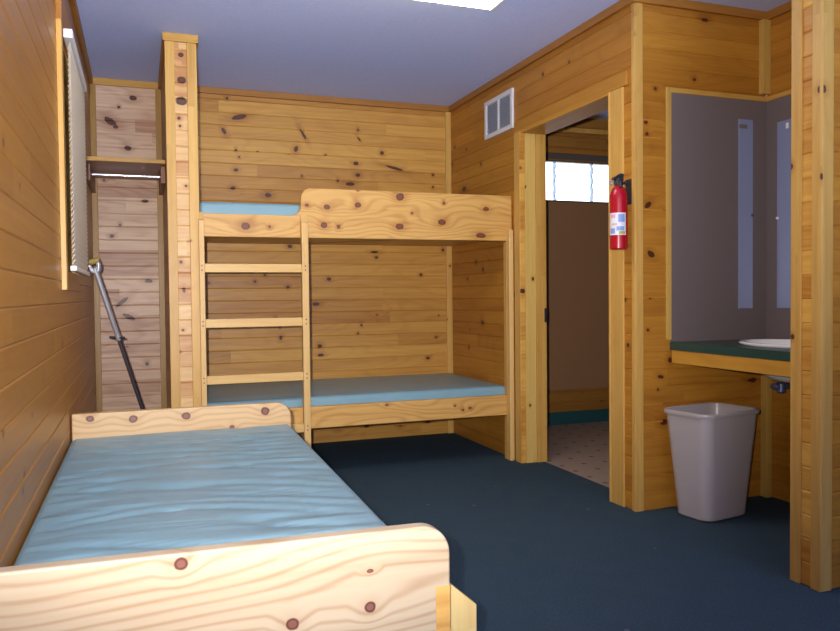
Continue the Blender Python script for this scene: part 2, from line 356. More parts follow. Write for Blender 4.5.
# ------------------------------------------------------------------ boarded walls
def board_wall(name, axis, c, n, u0, u1, z0, z1, mat, holes=(), thick=0.10, g=0.0045, d=0.0035, off=0.0):
    """Horizontal tongue-and-groove boards with real V grooves on the plane axis = c, facing n, solid behind."""
    mb = MB()
    def P(u, z, dep):
        a = c - n * dep
        return (a, u, z) if axis == 'x' else (u, a, z)
    zc = sorted({z0, z1} | {h[2] for h in holes if z0 < h[2] < z1} | {h[3] for h in holes if z0 < h[3] < z1})
    def runs(zm):
        R = [(u0, u1)]
        for (a, b, c0, c1) in holes:
            if c0 < zm < c1:
                Q = []
                for (p, q) in R:
                    if b <= p or a >= q: Q.append((p, q)); continue
                    if a > p: Q.append((p, a))
                    if b < q: Q.append((b, q))
                R = Q
        return R
    k = math.floor((z0 + off) / PITCH) - 1
    while k * PITCH - off < z1:
        lo, hi = k * PITCH - off, (k + 1) * PITCH - off
        pts = [(lo, d), (lo + g, 0.0), (hi - g, 0.0), (hi, d)]
        for (a, da), (b, db) in zip(pts[:-1], pts[1:]):
            cuts = [a] + [q for q in zc if a < q < b] + [b]
            for p, q in zip(cuts[:-1], cuts[1:]):
                if q <= z0 + 1e-6 or p >= z1 - 1e-6: continue
                dp = da + (db - da) * (p - a) / (b - a); dq = da + (db - da) * (q - a) / (b - a)
                for (r0, r1) in runs((p + q) / 2):
                    mb.add([P(r0, p, dp), P(r1, p, dp), P(r1, q, dq), P(r0, q, dq)], [(0, 1, 2, 3)])
        k += 1
    for p, q in zip(zc[:-1], zc[1:]):
        for (r0, r1) in runs((p + q) / 2):
            a, b = sorted((c - n * (d + 0.0005), c - n * thick))
            if axis == 'x': mb.box(a, b, r0, r1, p, q)
            else: mb.box(r0, r1, a, b, p, q)
    return mb.build(name, mat, kind='structure')

def struct(name, mat, *boxes, bevel=0.0):
    mb = MB()
    for b in boxes: mb.box(*b)
    return mb.build(name, mat, kind='structure', bevel=bevel)
_tn = [0]
def trim(mat, *b, bevel=0.002):
    _tn[0] += 1
    return struct('trim_%d' % _tn[0], mat, b, bevel=bevel)

# floor, ceiling
struct('floor', M['carpet'], (-0.12, WT, YR, YB + 0.05, -0.06, 0.0), (WT, 3.7, YR, YC + 0.01, -0.06, 0.0))
struct('floor_bathroom', M['tile'], (WT, 4.4, YC + 0.01, YB + 0.05, -0.06, -0.002))
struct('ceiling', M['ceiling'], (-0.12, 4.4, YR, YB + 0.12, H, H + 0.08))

# outer walls
WY0, WY1, WZ0, WZ1 = 3.215, 4.03, 1.135, 2.08
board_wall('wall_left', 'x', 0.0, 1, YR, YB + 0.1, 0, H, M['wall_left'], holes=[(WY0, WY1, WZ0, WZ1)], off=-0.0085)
board_wall('wall_back_closet', 'y', YB, -1, -0.1, PX0, 0, H, M['wall_closet'], off=0.02)
board_wall('wall_back', 'y', YB, -1, PX0, W, 0, H, M['wall_back_low'])
wb = D.objects['wall_back'].data
wb.materials.append(M['wall_back_mid']); wb.materials.append(M['wall_back_top'])
for p_ in wb.polygons:
    zc_ = sum(wb.vertices[i].co.z for i in p_.vertices) / len(p_.vertices)
    p_.material_index = 0 if zc_ < 1.0 else (1 if zc_ < 1.85 else 2)
BX0, BX1, BZ0, BZ1 = 3.20, 3.92, 1.765, 2.09
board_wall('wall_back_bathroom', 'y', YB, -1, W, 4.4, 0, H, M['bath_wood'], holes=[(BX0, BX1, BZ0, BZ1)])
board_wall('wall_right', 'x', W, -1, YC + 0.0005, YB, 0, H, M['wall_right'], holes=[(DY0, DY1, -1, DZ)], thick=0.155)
board_wall('wall_alcove_back', 'y', YC, -1, W + 0.012, W2, 0, H, M['wall_alcove'], thick=0.10)
board_wall('wall_alcove_right', 'x', W2, -1, YS, YC, 0, H, M['wall_right'], thick=0.10)
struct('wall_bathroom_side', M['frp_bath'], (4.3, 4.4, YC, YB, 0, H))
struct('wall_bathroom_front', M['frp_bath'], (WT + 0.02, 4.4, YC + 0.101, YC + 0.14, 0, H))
# stub wall: boarded end, front and back
board_wall('wall_stub_front', 'y', YS, -1, XS + 0.008, 3.6, 0, H, M['wall_right'], thick=0.06)
board_wall('wall_stub_end', 'x', XS, -1, YS, YS2, 0, H, M['wall_end'], thick=0.03)
board_wall('wall_stub_back', 'y', YS2, 1, XS + 0.008, W2, 0, H, M['wall_right'], thick=0.05)
board_wall('wall_entry_side', 'x', 3.6, -1, YR, YS, 0, H, M['wall_right'])
# closet partition
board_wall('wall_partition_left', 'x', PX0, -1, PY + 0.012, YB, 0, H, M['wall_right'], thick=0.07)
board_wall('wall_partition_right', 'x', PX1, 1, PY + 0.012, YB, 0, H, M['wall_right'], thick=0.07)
board_wall('wall_partition_end', 'y', PY, -1, PX0 + 0.001, PX1 - 0.001, 0, H, M['wall_part_end'], thick=0.04, off=0.01)

# crown trim under the ceiling
cz = H - 0.042
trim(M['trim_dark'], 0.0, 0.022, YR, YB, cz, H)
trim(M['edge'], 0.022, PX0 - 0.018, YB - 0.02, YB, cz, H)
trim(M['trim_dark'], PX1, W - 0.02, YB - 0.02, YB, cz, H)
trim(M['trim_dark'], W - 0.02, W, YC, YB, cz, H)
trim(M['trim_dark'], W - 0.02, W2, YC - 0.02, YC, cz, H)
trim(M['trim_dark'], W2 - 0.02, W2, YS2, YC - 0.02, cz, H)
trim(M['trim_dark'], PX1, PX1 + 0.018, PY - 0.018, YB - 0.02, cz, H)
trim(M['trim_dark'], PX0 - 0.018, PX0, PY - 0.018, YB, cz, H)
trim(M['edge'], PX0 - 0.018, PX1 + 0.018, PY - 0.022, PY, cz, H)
# corner strips on the back wall
trim(M['trim_olive'], 0.0, 0.036, YB - 0.014, YB, 0, cz)
trim(M['trim_olive'], PX0 - 0.036, PX0, YB - 0.014, YB, 0, cz)
trim(M['trim'], W - 0.044, W, YB - 0.014, YB, 0, cz)
# partition end trims
trim(M['trim'], PX0 - 0.008, PX0 + 0.040, PY - 0.012, PY, 0, cz)
trim(M['trim'], PX1 - 0.042, PX1 + 0.008, PY - 0.012, PY, 0, cz)
# door frame
trim(M['trim'], W - 0.010, W, 3.122, DY0 + 0.004, 0, DZ)                 # near casing
trim(M['trim'], W - 0.016, W, DY1 - 0.002, 4.245, 0, DZ)              # far casing
trim(M['casing_head'], W - 0.014, W, 3.090, 4.245, DZ, 2.098)              # head casing
trim(M['wall_end'], W - 0.014, W + 0.018, DY1 - 0.010, DY1, 0, DZ)
trim(M['jamb'], W + 0.0185, W + 0.088, DY1 - 0.015, DY1, 0, DZ)          # far jamb
trim(M['trim'], W + 0.0885, W + 0.157, DY1 - 0.024, DY1, 0, DZ)           # far jamb, stop half
trim(M['trim'], W - 0.014, W + 0.157, DY0, DY0 + 0.012, 0, DZ)           # near jamb
trim(M['casing_head'], W - 0.014, W + 0.157, DY0 + 0.012, DY1 - 0.024, DZ - 0.014, DZ)   # head jamb
# corner by the doorway
trim(M['trim'], W - 0.006, W, YC - 0.006, 3.058, 0, cz)
trim(M['trim'], W, W + 0.040, YC - 0.006, YC, 0, cz)
# stub wall corner trims
trim(M['trim'], XS - 0.008, XS, 2.066, YS2, 0, H)
trim(M['trim'], XS - 0.008, XS, YS - 0.008, 2.020, 0, H)
trim(M['trim'], XS, XS + 0.047, YS - 0.008, YS, 0, H)
# alcove: corner strips, side strip of the wall panel
trim(M['strip'], W2 - 0.050, W2 - 0.001, YC - 0.030, YC, 2.03, cz)
trim(M['strip'], W2 - 0.034, W2 - 0.001, YC - 0.042, YC, 0, 0.70)
trim(M['strip'], 2.646, 2.674, YC - 0.010, YC, 0.815, 2.02)
trim(M['edge'], 2.674, W2, YC - 0.010, YC, 1.996, 2.02)
trim(M['edge'], W2 - 0.010, W2, YS2, YC - 0.010, 1.996, 2.02)
# alcove wall panels
_tn[0] += 1; struct('trim_%d' % _tn[0], M['frp'], (2.674, W2, YC - 0.006, YC - 0.0005, 0.80, 1.996))
_tn[0] += 1; struct('trim_%d' % _tn[0], M['frp'], (W2 - 0.006, W2 - 0.0005, YS2, YC - 0.006, 0.80, 1.996))
# bathroom back wall: panel, base, crown, head trims
_tn[0] += 1; struct('trim_%d' % _tn[0], M['frp_bath'], (WT, 4.3, YB - 0.008, YB - 0.0005, 0.275, BZ0 - 0.004))
struct('baseboard_bathroom', M['teal_base'], (WT, 4.3, YB - 0.012, YB - 0.0005, 0.0, 0.10))
trim(M['trim'], WT, 4.3, YB - 0.03, YB, 2.312, 2.348)
trim(M['trim_dark'], WT, 4.3, YB - 0.02, YB, 2.145, 2.18)
trim(M['grey_frame'], WT, 4.3, YB - 0.012, YB, 2.10, 2.145)

# ------------------------------------------------------------------ windows
w = MB()                                                     # bathroom window frame
for b in ((BX0, BX0 + 0.025, BZ0, BZ1), (BX1 - 0.025, BX1, BZ0, BZ1), (BX0 + 0.025, BX1 - 0.025, BZ0, BZ0 + 0.012), (BX0 + 0.025, BX1 - 0.025, BZ1 - 0.012, BZ1)):
    w.box(b[0], b[1], YB - 0.006, YB + 0.06, b[2], b[3])
win = w.build('window_1', M['grey_frame'], kind='structure')
MB().box(BX0, BX1, YB + 0.045, YB + 0.05, BZ0, BZ1).build('pane', M['pane_lit'], win)
def tree_bar(x, s):
    mb = MB(); pts = []; rs = []
    for i in range(14):
        z = BZ0 + (BZ1 - BZ0) * i / 13
        pts.append((x + 0.004 * math.sin(i * 1.7 + s), YB + 0.036, z)); rs.append(0.0135 + 0.004 * math.sin(i * 2.3 + s * 2))
    return mb.tube(pts, rs, 10)
tree_bar(3.375, 0.4).build('muntin', M['pane_bar'], win)
tree_bar(3.718, 1.9).build('muntin', M['pane_bar'], win)

w = MB()                                                     # window in the left wall: frame lining and casing
w.box(-0.08, 0.0, WY0, WY0 + 0.02, WZ0, WZ1); w.box(-0.08, 0.0, WY1 - 0.02, WY1, WZ0, WZ1)
w.box(-0.08, 0.0, WY0 + 0.02, WY1 - 0.02, WZ0, WZ0 + 0.02); w.box(-0.08, 0.0, WY0 + 0.02, WY1 - 0.02, WZ1 - 0.02, WZ1)
win2 = w.build('window_2', M['trim'], kind='structure')
MB().box(-0.06, -0.054, WY0, WY1, WZ0, WZ1).build('pane', M['glass_dark'], win2)
trim(M['trim'], 0.0, 0.019, 3.158, 3.222, 1.075, 2.085)
trim(M['trim'], 0.0, 0.019, 4.024, 4.080, 1.18, 2.085)
trim(M['wall_left'], 0.0, 0.005, 3.222, 4.024, 1.075, 1.135)
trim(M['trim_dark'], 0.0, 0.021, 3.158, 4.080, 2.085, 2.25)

# ------------------------------------------------------------------ window blind
BY0, BY1 = 3.205, 4.015
bl = thing('window_blind', 'off-white slatted blind hanging closed at the left wall window', 'blind', (0.038, 3.73, 1.145))
MB().box(0.0215, 0.054, BY0 - 0.005, BY1 + 0.005, 2.032, 2.066).build('headrail', M['blind_rail'], bl, bevel=0.003)
sl = MB(); a = math.radians(66)
z = 1.185; hw = 0.0125
while z < 2.024:
    prof = []
    for i in range(5):
        s_ = -hw + 2 * hw * i / 4; bow = 0.0022 * (1 - (s_ / hw) ** 2)
        prof.append((0.039 + s_ * math.cos(a) + bow * math.sin(a), z + s_ * math.sin(a) - bow * math.cos(a)))
    prof += [(p[0] + 0.0011, p[1] - 0.0006) for p in reversed(prof)]
    sl.prism(prof, 'y', BY0, BY1); z += 0.0205
sl.build('slats', M['blind'], bl)
MB().box(0.027, 0.051, BY0, BY1, 1.148, 1.168).build('bottom_rail', M['blind_rail'], bl, bevel=0.004)

# ------------------------------------------------------------------ closet shelf, rod, security bar
SZ = 1.805
sh = thing('closet_shelf', 'brown board shelf with a pale front edge across the narrow closet niche', 'shelf', (0.2, 5.0, SZ))
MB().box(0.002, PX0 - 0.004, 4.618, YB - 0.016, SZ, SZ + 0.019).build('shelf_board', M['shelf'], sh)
MB().box(0.002, PX0 - 0.004, 4.602, 4.6175, SZ - 0.001, SZ + 0.021).build('front_edge', M['edge'], sh, bevel=0.002)
MB().box(0.001, 0.024, 4.72, YB - 0.016, SZ - 0.095, SZ - 0.001).build('cleat', M['shelf'], sh)
MB().box(PX0 - 0.026, PX0 - 0.002, 4.72, YB - 0.016, SZ - 0.095, SZ - 0.001).build('cleat', M['shelf'], sh)
tag(MB().tube([(0.025, 4.95, SZ - 0.026), (PX0 - 0.027, 4.95, SZ - 0.026)], 0.009, 18).build('clothes_rod', M['chrome'], None),
    'thin shiny clothes rod just under the closet shelf', 'clothes rod')

top = Vector((0.052, 4.42, 1.205)); foot = Vector((0.392, 4.68, 0.006))
dr = (foot - top)
sb = thing('security_bar', 'chrome and dark steel adjustable bar leaning in the closet niche', 'security bar', tuple(foot))
P = lambda f: top + dr * f
MB().tube([P(0.0), P(0.325)], 0.0140, 18).build('upper_tube', M['chrome'], sb)
MB().tube([P(0.31), P(0.97)], 0.0105, 16).build('lower_tube', M['steel_dark'], sb)
MB().tube([P(0.308), P(0.328)], 0.0175, 18).build('collar', M['chrome'], sb)
q = P(0.318); MB().tube([q + Vector((-0.045, -0.005, 0.004)), q + Vector((0.034, -0.012, -0.002))], [0.007, 0.007], 10).build('locking_pin', M['rubber_black'], sb)
MB().lathe([(0.012, -0.005), (0.024, -0.004), (0.024, 0.012), (0.013, 0.03), (0.010, 0.05)], tuple(foot), 'z', 18).build('rubber_foot', M['rubber_black'], sb)
yk = MB(); tdir = dr.normalized()
c0 = top - tdir * 0.0
side = Vector((1, 0.0, 0.28)).normalized()
for s_ in (-1, 1):
    yk.tube([c0 + tdir * 0.03, c0 + side * 0.018 * s_ + tdir * 0.012, c0 + side * 0.024 * s_ - tdir * 0.012, c0 + side * 0.024 * s_ - tdir * 0.035], [0.012, 0.013, 0.012, 0.010], 12)
yk.build('yoke', M['chrome'], sb)
pc = c0 - tdir * 0.034
MB().tube([pc - side * 0.032, pc + side * 0.032], 0.016, 14).build('yoke_pad', M['olive_foam'], sb)

# ------------------------------------------------------------------ mattresses
def mattress(name, label, x0, x1, y0, y1, z0, z1, r, amp, skew=0.0, quilt=0.0, group=None, seed=0.0):
    def coords(a, b, n):
        e = [0, .08, .2, .36, .55, .78, 1.0]
        L = [a + r * t for t in e]; mid = [a + r + (b - a - 2 * r) * i / n for i in range(1, n)]
        return L + mid + [b - r * t for t in reversed(e)]
    cx, cy, cz = coords(x0, x1, 34), coords(y0, y1, 110), coords(z0, z1, 3)
    vid = {}; vs = []; fs = []
    inner = ((x0 + r, x1 - r), (y0 + r, y1 - r), (z0 + min(r, (z1 - z0) * .4), z1 - min(r, (z1 - z0) * .4)))
    rr = min(r, (z1 - z0) * .4)
    def V(i, j, k):
        key = (i, j, k)
        if key in vid: return vid[key]
        p = Vector((cx[i], cy[j], cz[k]))
        c = Vector([min(max(p[a], inner[a][0]), inner[a][1]) for a in range(3)])
        d = p - c
        if d.length > 1e-9: p = c + d.normalized() * rr * min(1.0, max(abs(d[0]) / r if r else 0, abs(d[1]) / r, abs(d[2]) / rr))
        if k == len(cz) - 1:
            ex = min(1.0, (p.x - x0) / 0.12, (x1 - p.x) / 0.12, (p.y - y0) / .12, (y1 - p.y) / .12); ex = max(0.0, ex)
            wx = p.x + 0.10 * noise.noise(Vector((p.x * 2, p.y * 2, seed)))
            wy = p.y + 0.16 * noise.noise(Vector((p.x * 1.6, p.y * 1.4, 3 + seed)))
            rid = -(1 - abs(noise.noise(Vector((wx * 1.5, wy * 11.0, 7 + seed))))) ** 9
            rid += 0.5 * noise.noise(Vector((wx * 2.2, wy * 14.0, 1 + seed)))
            p.z += amp * rid * (0.35 + 0.65 * ex)
            p.z += 0.006 * ex
        p.x += skew * (p.y - y0) * (p.x - x0) / (x1 - x0)
        vid[key] = len(vs); vs.append(p); return vid[key]
    nx, ny, nz = len(cx) - 1, len(cy) - 1, len(cz) - 1
    for i in range(nx):
        for j in range(ny):
            fs.append((V(i, j, 0), V(i, j + 1, 0), V(i + 1, j + 1, 0), V(i + 1, j, 0)))
            fs.append((V(i, j, nz), V(i + 1, j, nz), V(i + 1, j + 1, nz), V(i, j + 1, nz)))
    for i in range(nx):
        for k in range(nz):
            fs.append((V(i, 0, k), V(i + 1, 0, k), V(i + 1, 0, k + 1), V(i, 0, k + 1)))
            fs.append((V(i, ny, k), V(i, ny, k + 1), V(i + 1, ny, k + 1), V(i + 1, ny, k)))
    for j in range(ny):
        for k in range(nz):
            fs.append((V(0, j, k), V(0, j, k + 1), V(0, j + 1, k + 1), V(0, j + 1, k)))
            fs.append((V(nx, j, k), V(nx, j + 1, k), V(nx, j + 1, k + 1), V(nx, j, k + 1)))
    o = MB().add(vs, fs, True).build(name, M['vinyl'])
    return tag(o, label, 'mattress', group)

mattress('mattress', 'wrinkled blue vinyl mattress on the near single bed', 0.004, 0.838, 1.524, 3.372, 0.290, 0.478, 0.024, 0.0095, skew=0.030)
mattress('mattress', 'blue vinyl mattress on the lower bunk beneath the ladder', PX1 + 0.012, W - 0.014, 4.342, YB - 0.018, 0.322, 0.458, 0.024, 0.0015, seed=4.0)
mattress('mattress', 'blue vinyl mattress on the upper bunk behind the guard rail', PX1 + 0.012, W - 0.014, 4.342, YB - 0.018, 1.422, 1.566, 0.024, 0.001, seed=9.0)

# ------------------------------------------------------------------ near bed
def arc(cx, cy, r, a0, a1, n=10):
    return [(cx + r * math.cos(math.radians(a0 + (a1 - a0) * i / n)), cy + r * math.sin(math.radians(a0 + (a1 - a0) * i / n))) for i in range(n + 1)]
bed = thing('single_bed', 'knotty pine single bed along the left wall, footboard towards the viewer', 'bed', (0.45, 2.45, 0.0))
fb = [(0.006, 0.0), (0.880, 0.0)] + arc(0.880 - 0.062, 0.560 - 0.062, 0.062, 0, 90) + [(0.006, 0.570)]
MB().prism(fb, 'y', 1.480, 1.516).build('footboard', M['bed'], bed, bevel=0.005, bseg=3)
hb = [(0.006, 0.0), (0.898, 0.0)] + arc(0.898 - 0.066, 0.572 - 0.066, 0.066, 0, 90) + [(0.006, 0.572)]
MB().prism(hb, 'y', 3.380, 3.416).build('headboard', M['bed_far'], bed, bevel=0.005, bseg=3)
MB().prism([(0.845, 0.0), (0.957, 0.0), (0.957, 0.362), (0.880, 0.430), (0.845, 0.430)], 'y', 1.5165, 1.552).build('corner_post', M['post'], bed, bevel=0.002)
MB().prism([(0.847, 0.0), (0.8785, 0.0), (0.8785, 0.430), (0.847, 0.430)], 'y', 1.4787, 1.4799).build('joint_block', M['bunk'], bed)
MB().box(0.790, 0.826, 1.553, 3.379, 0.12, 0.275).build('side_rail', M['bed'], bed, bevel=0.003)
MB().box(0.008, 0.044, 1.517, 3.379, 0.12, 0.275).build('side_rail', M['bed'], bed, bevel=0.003)
MB().box(0.008, 0.844, 1.517, 3.379, 0.276, 0.288).build('bed_base', M['bed'], bed)

# ------------------------------------------------------------------ bunk bed with ladder
bk = thing('bunk_bed', 'built-in pine bunk bed with ladder at the back wall', 'bunk bed', (1.5, 4.8, 0.0))
BF0, BF1 = 4.300, 4.336
XL, XR = PX1 + 0.002, W - 0.004
XT = 1.140
prof = [(XL, 1.371), (XR, 1.374), (XR, 1.655)] + arc(XT + 0.062, 1.655 - 0.062, 0.062, 90, 180) + \
       [(XT - 0.055 + 0.055 * math.cos(math.radians(d)), 1.497 + 0.055 + 0.055 * math.sin(math.radians(d))) for d in (0, -18, -36, -54, -72, -90)] + [(XL, 1.497)]
MB().prism(prof, 'y', BF0, BF1).build('guard_rail', M['bunk'], bk, bevel=0.004)
MB().box(XL, 2.428, BF0, BF1, 0.283, 0.408).build('side_rail', M['bunk'], bk, bevel=0.004)
MB().box(2.429, 2.4595, 4.258, BF0 - 0.001, 0.0, 1.440).build('post', M['rail'], bk, bevel=0.004)
MB().box(2.429, XR, BF0, BF1 + 0.004, 0.0, 1.370).build('post', M['trim'], bk, bevel=0.003)
MB().box(XL, XR, BF1 + 0.005, YB - 0.016, 1.402, 1.419).build('bed_base', M['bunk'], bk)
MB().box(XL, XR, BF1 + 0.005, YB - 0.016, 0.300, 0.318).build('bed_base', M['bunk'], bk)
def ladder_rail(x0, x1):
    return MB().prism([(4.258, 0.0), (BF0 - 0.001, 0.0), (BF0 - 0.001, 1.505), (4.272, 1.462), (4.258, 1.455)], 'x', x0, x1).build('ladder_rail', M['rail'], bk, bevel=0.0025)
LX0, LX1, RX0, RX1 = 0.588, 0.606, 1.134, 1.172
LX0 = PX1 + 0.0
MB().prism([(4.258, 0.0), (BF0 - 0.001, 0.0), (BF0 - 0.001, 1.505), (4.272, 1.462), (4.258, 1.455)], 'x', 0.578, 0.606).build('ladder_rail', M['rail'], bk, bevel=0.0025)
ladder_rail(RX0, RX1)
first = None
for zc in (1.199, 0.8985, 0.591, 0.296):
    if first is None:
        rg = MB().box(0.6065, RX0 - 0.0005, 4.262, 4.286, zc - 0.0235, zc + 0.0235).build('rung', M['rung'], bk, bevel=0.002)
        first = (rg, zc)
        for sx in (0.592, 1.153):
            for sz in (-0.012, 0.012):
                MB().lathe([(0.0038, -0.0015), (0.0038, 0.0)], (sx, 4.2578, zc + sz), 'y', 10).build('screw', M['screw'], rg)
    else:
        c = first[0].copy(); COL.objects.link(c); c.location.z += zc - first[1]
        for ch in [k for k in D.objects if k.parent == first[0]]:
            d_ = ch.copy(); COL.objects.link(d_); d_.parent = c

# ------------------------------------------------------------------ air vent
vt = thing('wall_vent', 'white rectangular air vent grille high on the wall by the doorway', 'vent', (W, 4.495, 2.062))
vy0, vy1, vz0, vz1 = 4.270, 4.670, 2.072, 2.318
fr = MB(); x0, x1 = W - 0.014, W
fr.box(x0, x1, vy0, vy1, vz0, vz0 + 0.026); fr.box(x0, x1, vy0, vy1, vz1 - 0.026, vz1)
fr.box(x0, x1, vy0, vy0 + 0.026, vz0 + 0.026, vz1 - 0.026); fr.box(x0, x1, vy1 - 0.026, vy1, vz0 + 0.026, vz1 - 0.026)
fr.build('frame', M['white_metal'], vt)
MB().box(x0 + 0.001, x1, 4.462, 4.478, vz0 + 0.026, vz1 - 0.026).build('centre_bar', M['white_metal'], vt)
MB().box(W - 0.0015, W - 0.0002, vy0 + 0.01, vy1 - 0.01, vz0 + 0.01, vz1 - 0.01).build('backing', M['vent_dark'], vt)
lv = MB(); z = vz0 + 0.030
while z < vz1 - 0.030:
    lv.prism([(x0 + 0.002, z), (x0 + 0.003, z - 0.001), (x1 - 0.002, z + 0.009), (x1 - 0.002, z + 0.0102)], 'y', vy0 + 0.026, vy1 - 0.026); z += 0.0105
lv.build('louvers', M['louver'], vt)

# ------------------------------------------------------------------ fire extinguisher and bracket
ex, ey, ez = 2.414, 3.084, 1.247
fe = thing('fire_extinguisher', 'red fire extinguisher with a white label hung beside the doorway', 'fire extinguisher', (ex, ey, ez))
R_ = 0.0415
MB().lathe([(0.036, 0.0), (R_, 0.006), (R_, 0.240), (0.041, 0.262), (0.033, 0.284), (0.020, 0.298), (0.014, 0.306)], (ex, ey, ez), 'z', 32).build('cylinder', M['red'], fe)
def wrap(name, a0, a1, z0, z1, mat, dr_=0.0006):
    n = 14; vs = []; r0 = R_ + dr_
    for i in range(n + 1):
        a = math.radians(a0 + (a1 - a0) * i / n)
        for z in (z0, z1):
            vs.append((ex + r0 * math.cos(a), ey + r0 * math.sin(a), ez + z)); 
    fs = [(2 * i, 2 * i + 2, 2 * i + 3, 2 * i + 1) for i in range(n)]
    o = len(vs); vs += [(ex + (p[0] - ex) * 0.985, ey + (p[1] - ey) * 0.985, p[2]) for p in vs[:]]
    fs += [tuple(o + k for k in reversed(f)) for f in fs[:]]
    return MB().add(vs, fs, True).build(name, mat, fe)
# the side that looks at the room is about -x -y (225 deg)
lb = wrap('label', 165, 285, 0.068, 0.172, M['label_white'])
def on_label(name, a0, a1, z0, z1, mat): 
    o = wrap(name, a0, a1, z0, z1, mat, 0.0011); o.parent = lb; return o
for a0, a1, z0, z1, m in ((232, 276, 0.128, 0.165, 'label_blue'), (180, 214, 0.148, 0.165, 'label_pink'), (176, 212, 0.075, 0.100, 'label_blue'),
                          (222, 272, 0.088, 0.108, 'label_blue'), (236, 280, 0.071, 0.085, 'label_olive'), (190, 226, 0.114, 0.123, 'label_pink')):
    on_label('printed_block', a0, a1, z0, z1, M[m])
MB().lathe([(0.014, 0.0), (0.021, 0.006), (0.021, 0.030), (0.014, 0.040)], (ex, ey, ez + 0.300), 'z', 20).build('valve', M['black_plastic'], fe)
hd = MB().prism([(ex - 0.034, ez + 0.330), (ex + 0.02, ez + 0.326), (ex + 0.026, ez + 0.336), (ex - 0.03, ez + 0.342)], 'y', ey - 0.011, ey + 0.011)
hd.build('carry_handle', M['black_plastic'], fe, bevel=0.002)
MB().prism([(ex - 0.02, ez + 0.344), (ex + 0.022, ez + 0.338), (ex + 0.026, ez + 0.358), (ex + 0.008, ez + 0.361)], 'y', ey - 0.010, ey + 0.010).build('lever', M['black_plastic'], fe, bevel=0.002)
MB().lathe([(0.010, -0.012), (0.011, -0.006), (0.011, 0.0)], (ex - 0.026, ey + 0.020, ez + 0.318), 'x', 16).build('pressure_gauge', M['chrome'], fe)
MB().tube([(ex - 0.005, ey - 0.016, ez + 0.318), (ex - 0.008, ey - 0.030, ez + 0.308), (ex - 0.010, ey - 0.034, ez + 0.290)], [0.008, 0.009, 0.007], 10).build('nozzle', M['black_plastic'], fe)
br = MB().box(W - 0.005, W - 0.0005, 3.060, 3.108, ez + 0.215, ez + 0.335)
br.box(ex + 0.022, W - 0.005, 3.070, 3.086, ez + 0.310, ez + 0.322)
tag(br.build('wall_bracket', M['black_plastic'], None), 'black wall bracket holding the fire extinguisher', 'bracket')

# strike plate on the jamb
tag(MB().box(2.615, 2.632, DY1 - 0.0265, DY1 - 0.0243, 0.866, 0.952).build('strike_plate', M['black_plastic'], None), 'small black metal plate on the far door jamb', 'strike plate')

# ------------------------------------------------------------------ vanity
ct = thing('vanity_counter', 'dark green vanity countertop with a pine apron in the alcove', 'counter', (2.96, 2.57, 0.70))
CX0, CX1, CY0, CY1, CZ0, CZ1 = 2.665, W2 - 0.007, YS2 + 0.004, YC - 0.007, 0.766, 0.804
SX, SY, SRX, SRY = 2.958, 2.560, 0.195, 0.258
def rect_hit(a):
    dx, dy = math.cos(a), math.sin(a); ts = []
    if dx > 1e-9: ts.append((CX1 - SX) / dx)
    if dx < -1e-9: ts.append((CX0 - SX) / dx)
    if dy > 1e-9: ts.append((CY1 - SY) / dy)
    if dy < -1e-9: ts.append((CY0 - SY) / dy)
    t_ = min(ts); return (SX + dx * t_, SY + dy * t_)
angs = [2 * PI * i / 48 for i in range(48)] + [math.atan2(yy - SY, xx - SX) % (2 * PI) for xx in (CX0, CX1) for yy in (CY0, CY1)]
angs = sorted(angs); n = len(angs); vs = []
for zz in (CZ1, CZ0):
    vs += [rect_hit(a_) + (zz,) for a_ in angs]
    vs += [(SX + SRX * 0.93 * math.cos(a_), SY + SRY * 0.93 * math.sin(a_), zz) for a_ in angs]
fs = []
for i in range(n):
    j = (i + 1) % n
    fs += [(i, j, n + j, n + i), (2 * n + i, 3 * n + i, 3 * n + j, 2 * n + j), (i, 2 * n + i, 2 * n + j, j), (n + i, n + j, 3 * n + j, 3 * n + i)]
MB().add(vs, fs).build('countertop', M['green_lam'], ct)
MB().box(CX0 + 0.003, CX0 + 0.022, CY0, YC - 0.016, 0.704, CZ0 - 0.0005).build('apron', M['apron'], ct, bevel=0.002)
sk = thing('sink', 'white oval porcelain sink set into the green vanity top', 'sink', (SX, SY, 0.64))
pr = [(0.04, -0.158), (0.075, -0.155), (0.112, -0.132), (0.152, -0.07), (0.178, 0.0), (0.195, 0.003), (0.198, 0.009), (0.192, 0.015), (0.178, 0.015), (0.168, 0.004), (0.142, -0.055), (0.102, -0.112), (0.065, -0.136), (0.04, -0.138)]
MB().lathe(pr, (SX, SY, CZ1 + 0.0005), 'z', 48, sx=1.0, sy=SRY / 0.195).build('basin', M['porcelain'], sk)
MB().tube([(SX, SY, CZ1 - 0.161), (SX, SY, 0.50), (SX + 0.02, SY, 0.46), (SX + 0.06, SY, 0.44), (SX + 0.1, SY, 0.46), (SX + 0.12, SY, 0.5), (SX + 0.17, SY, 0.52), (W2 - 0.003, SY, 0.52)], 0.018, 14).build('drain_pipe', M['chrome'], sk)
vl = MB().tube([(W2 - 0.002, 2.865, 0.578), (W2 - 0.07, 2.865, 0.578)], 0.013, 12)
vl.lathe([(0.014, -0.03), (0.022, -0.022), (0.022, 0.016), (0.014, 0.026)], (W2 - 0.075, 2.865, 0.578), 'z', 16)
vl = vl.build('shutoff_valve', M['valve'], sk)
vl['label'] = 'dull blue grey water valve'
MB().lathe([(0.012, 0.0), (0.027, 0.004), (0.027, 0.014), (0.012, 0.018)], (W2 - 0.118, 2.868, 0.582), 'x', 12, sy=0.6).build('handle', M['valve'], vl)
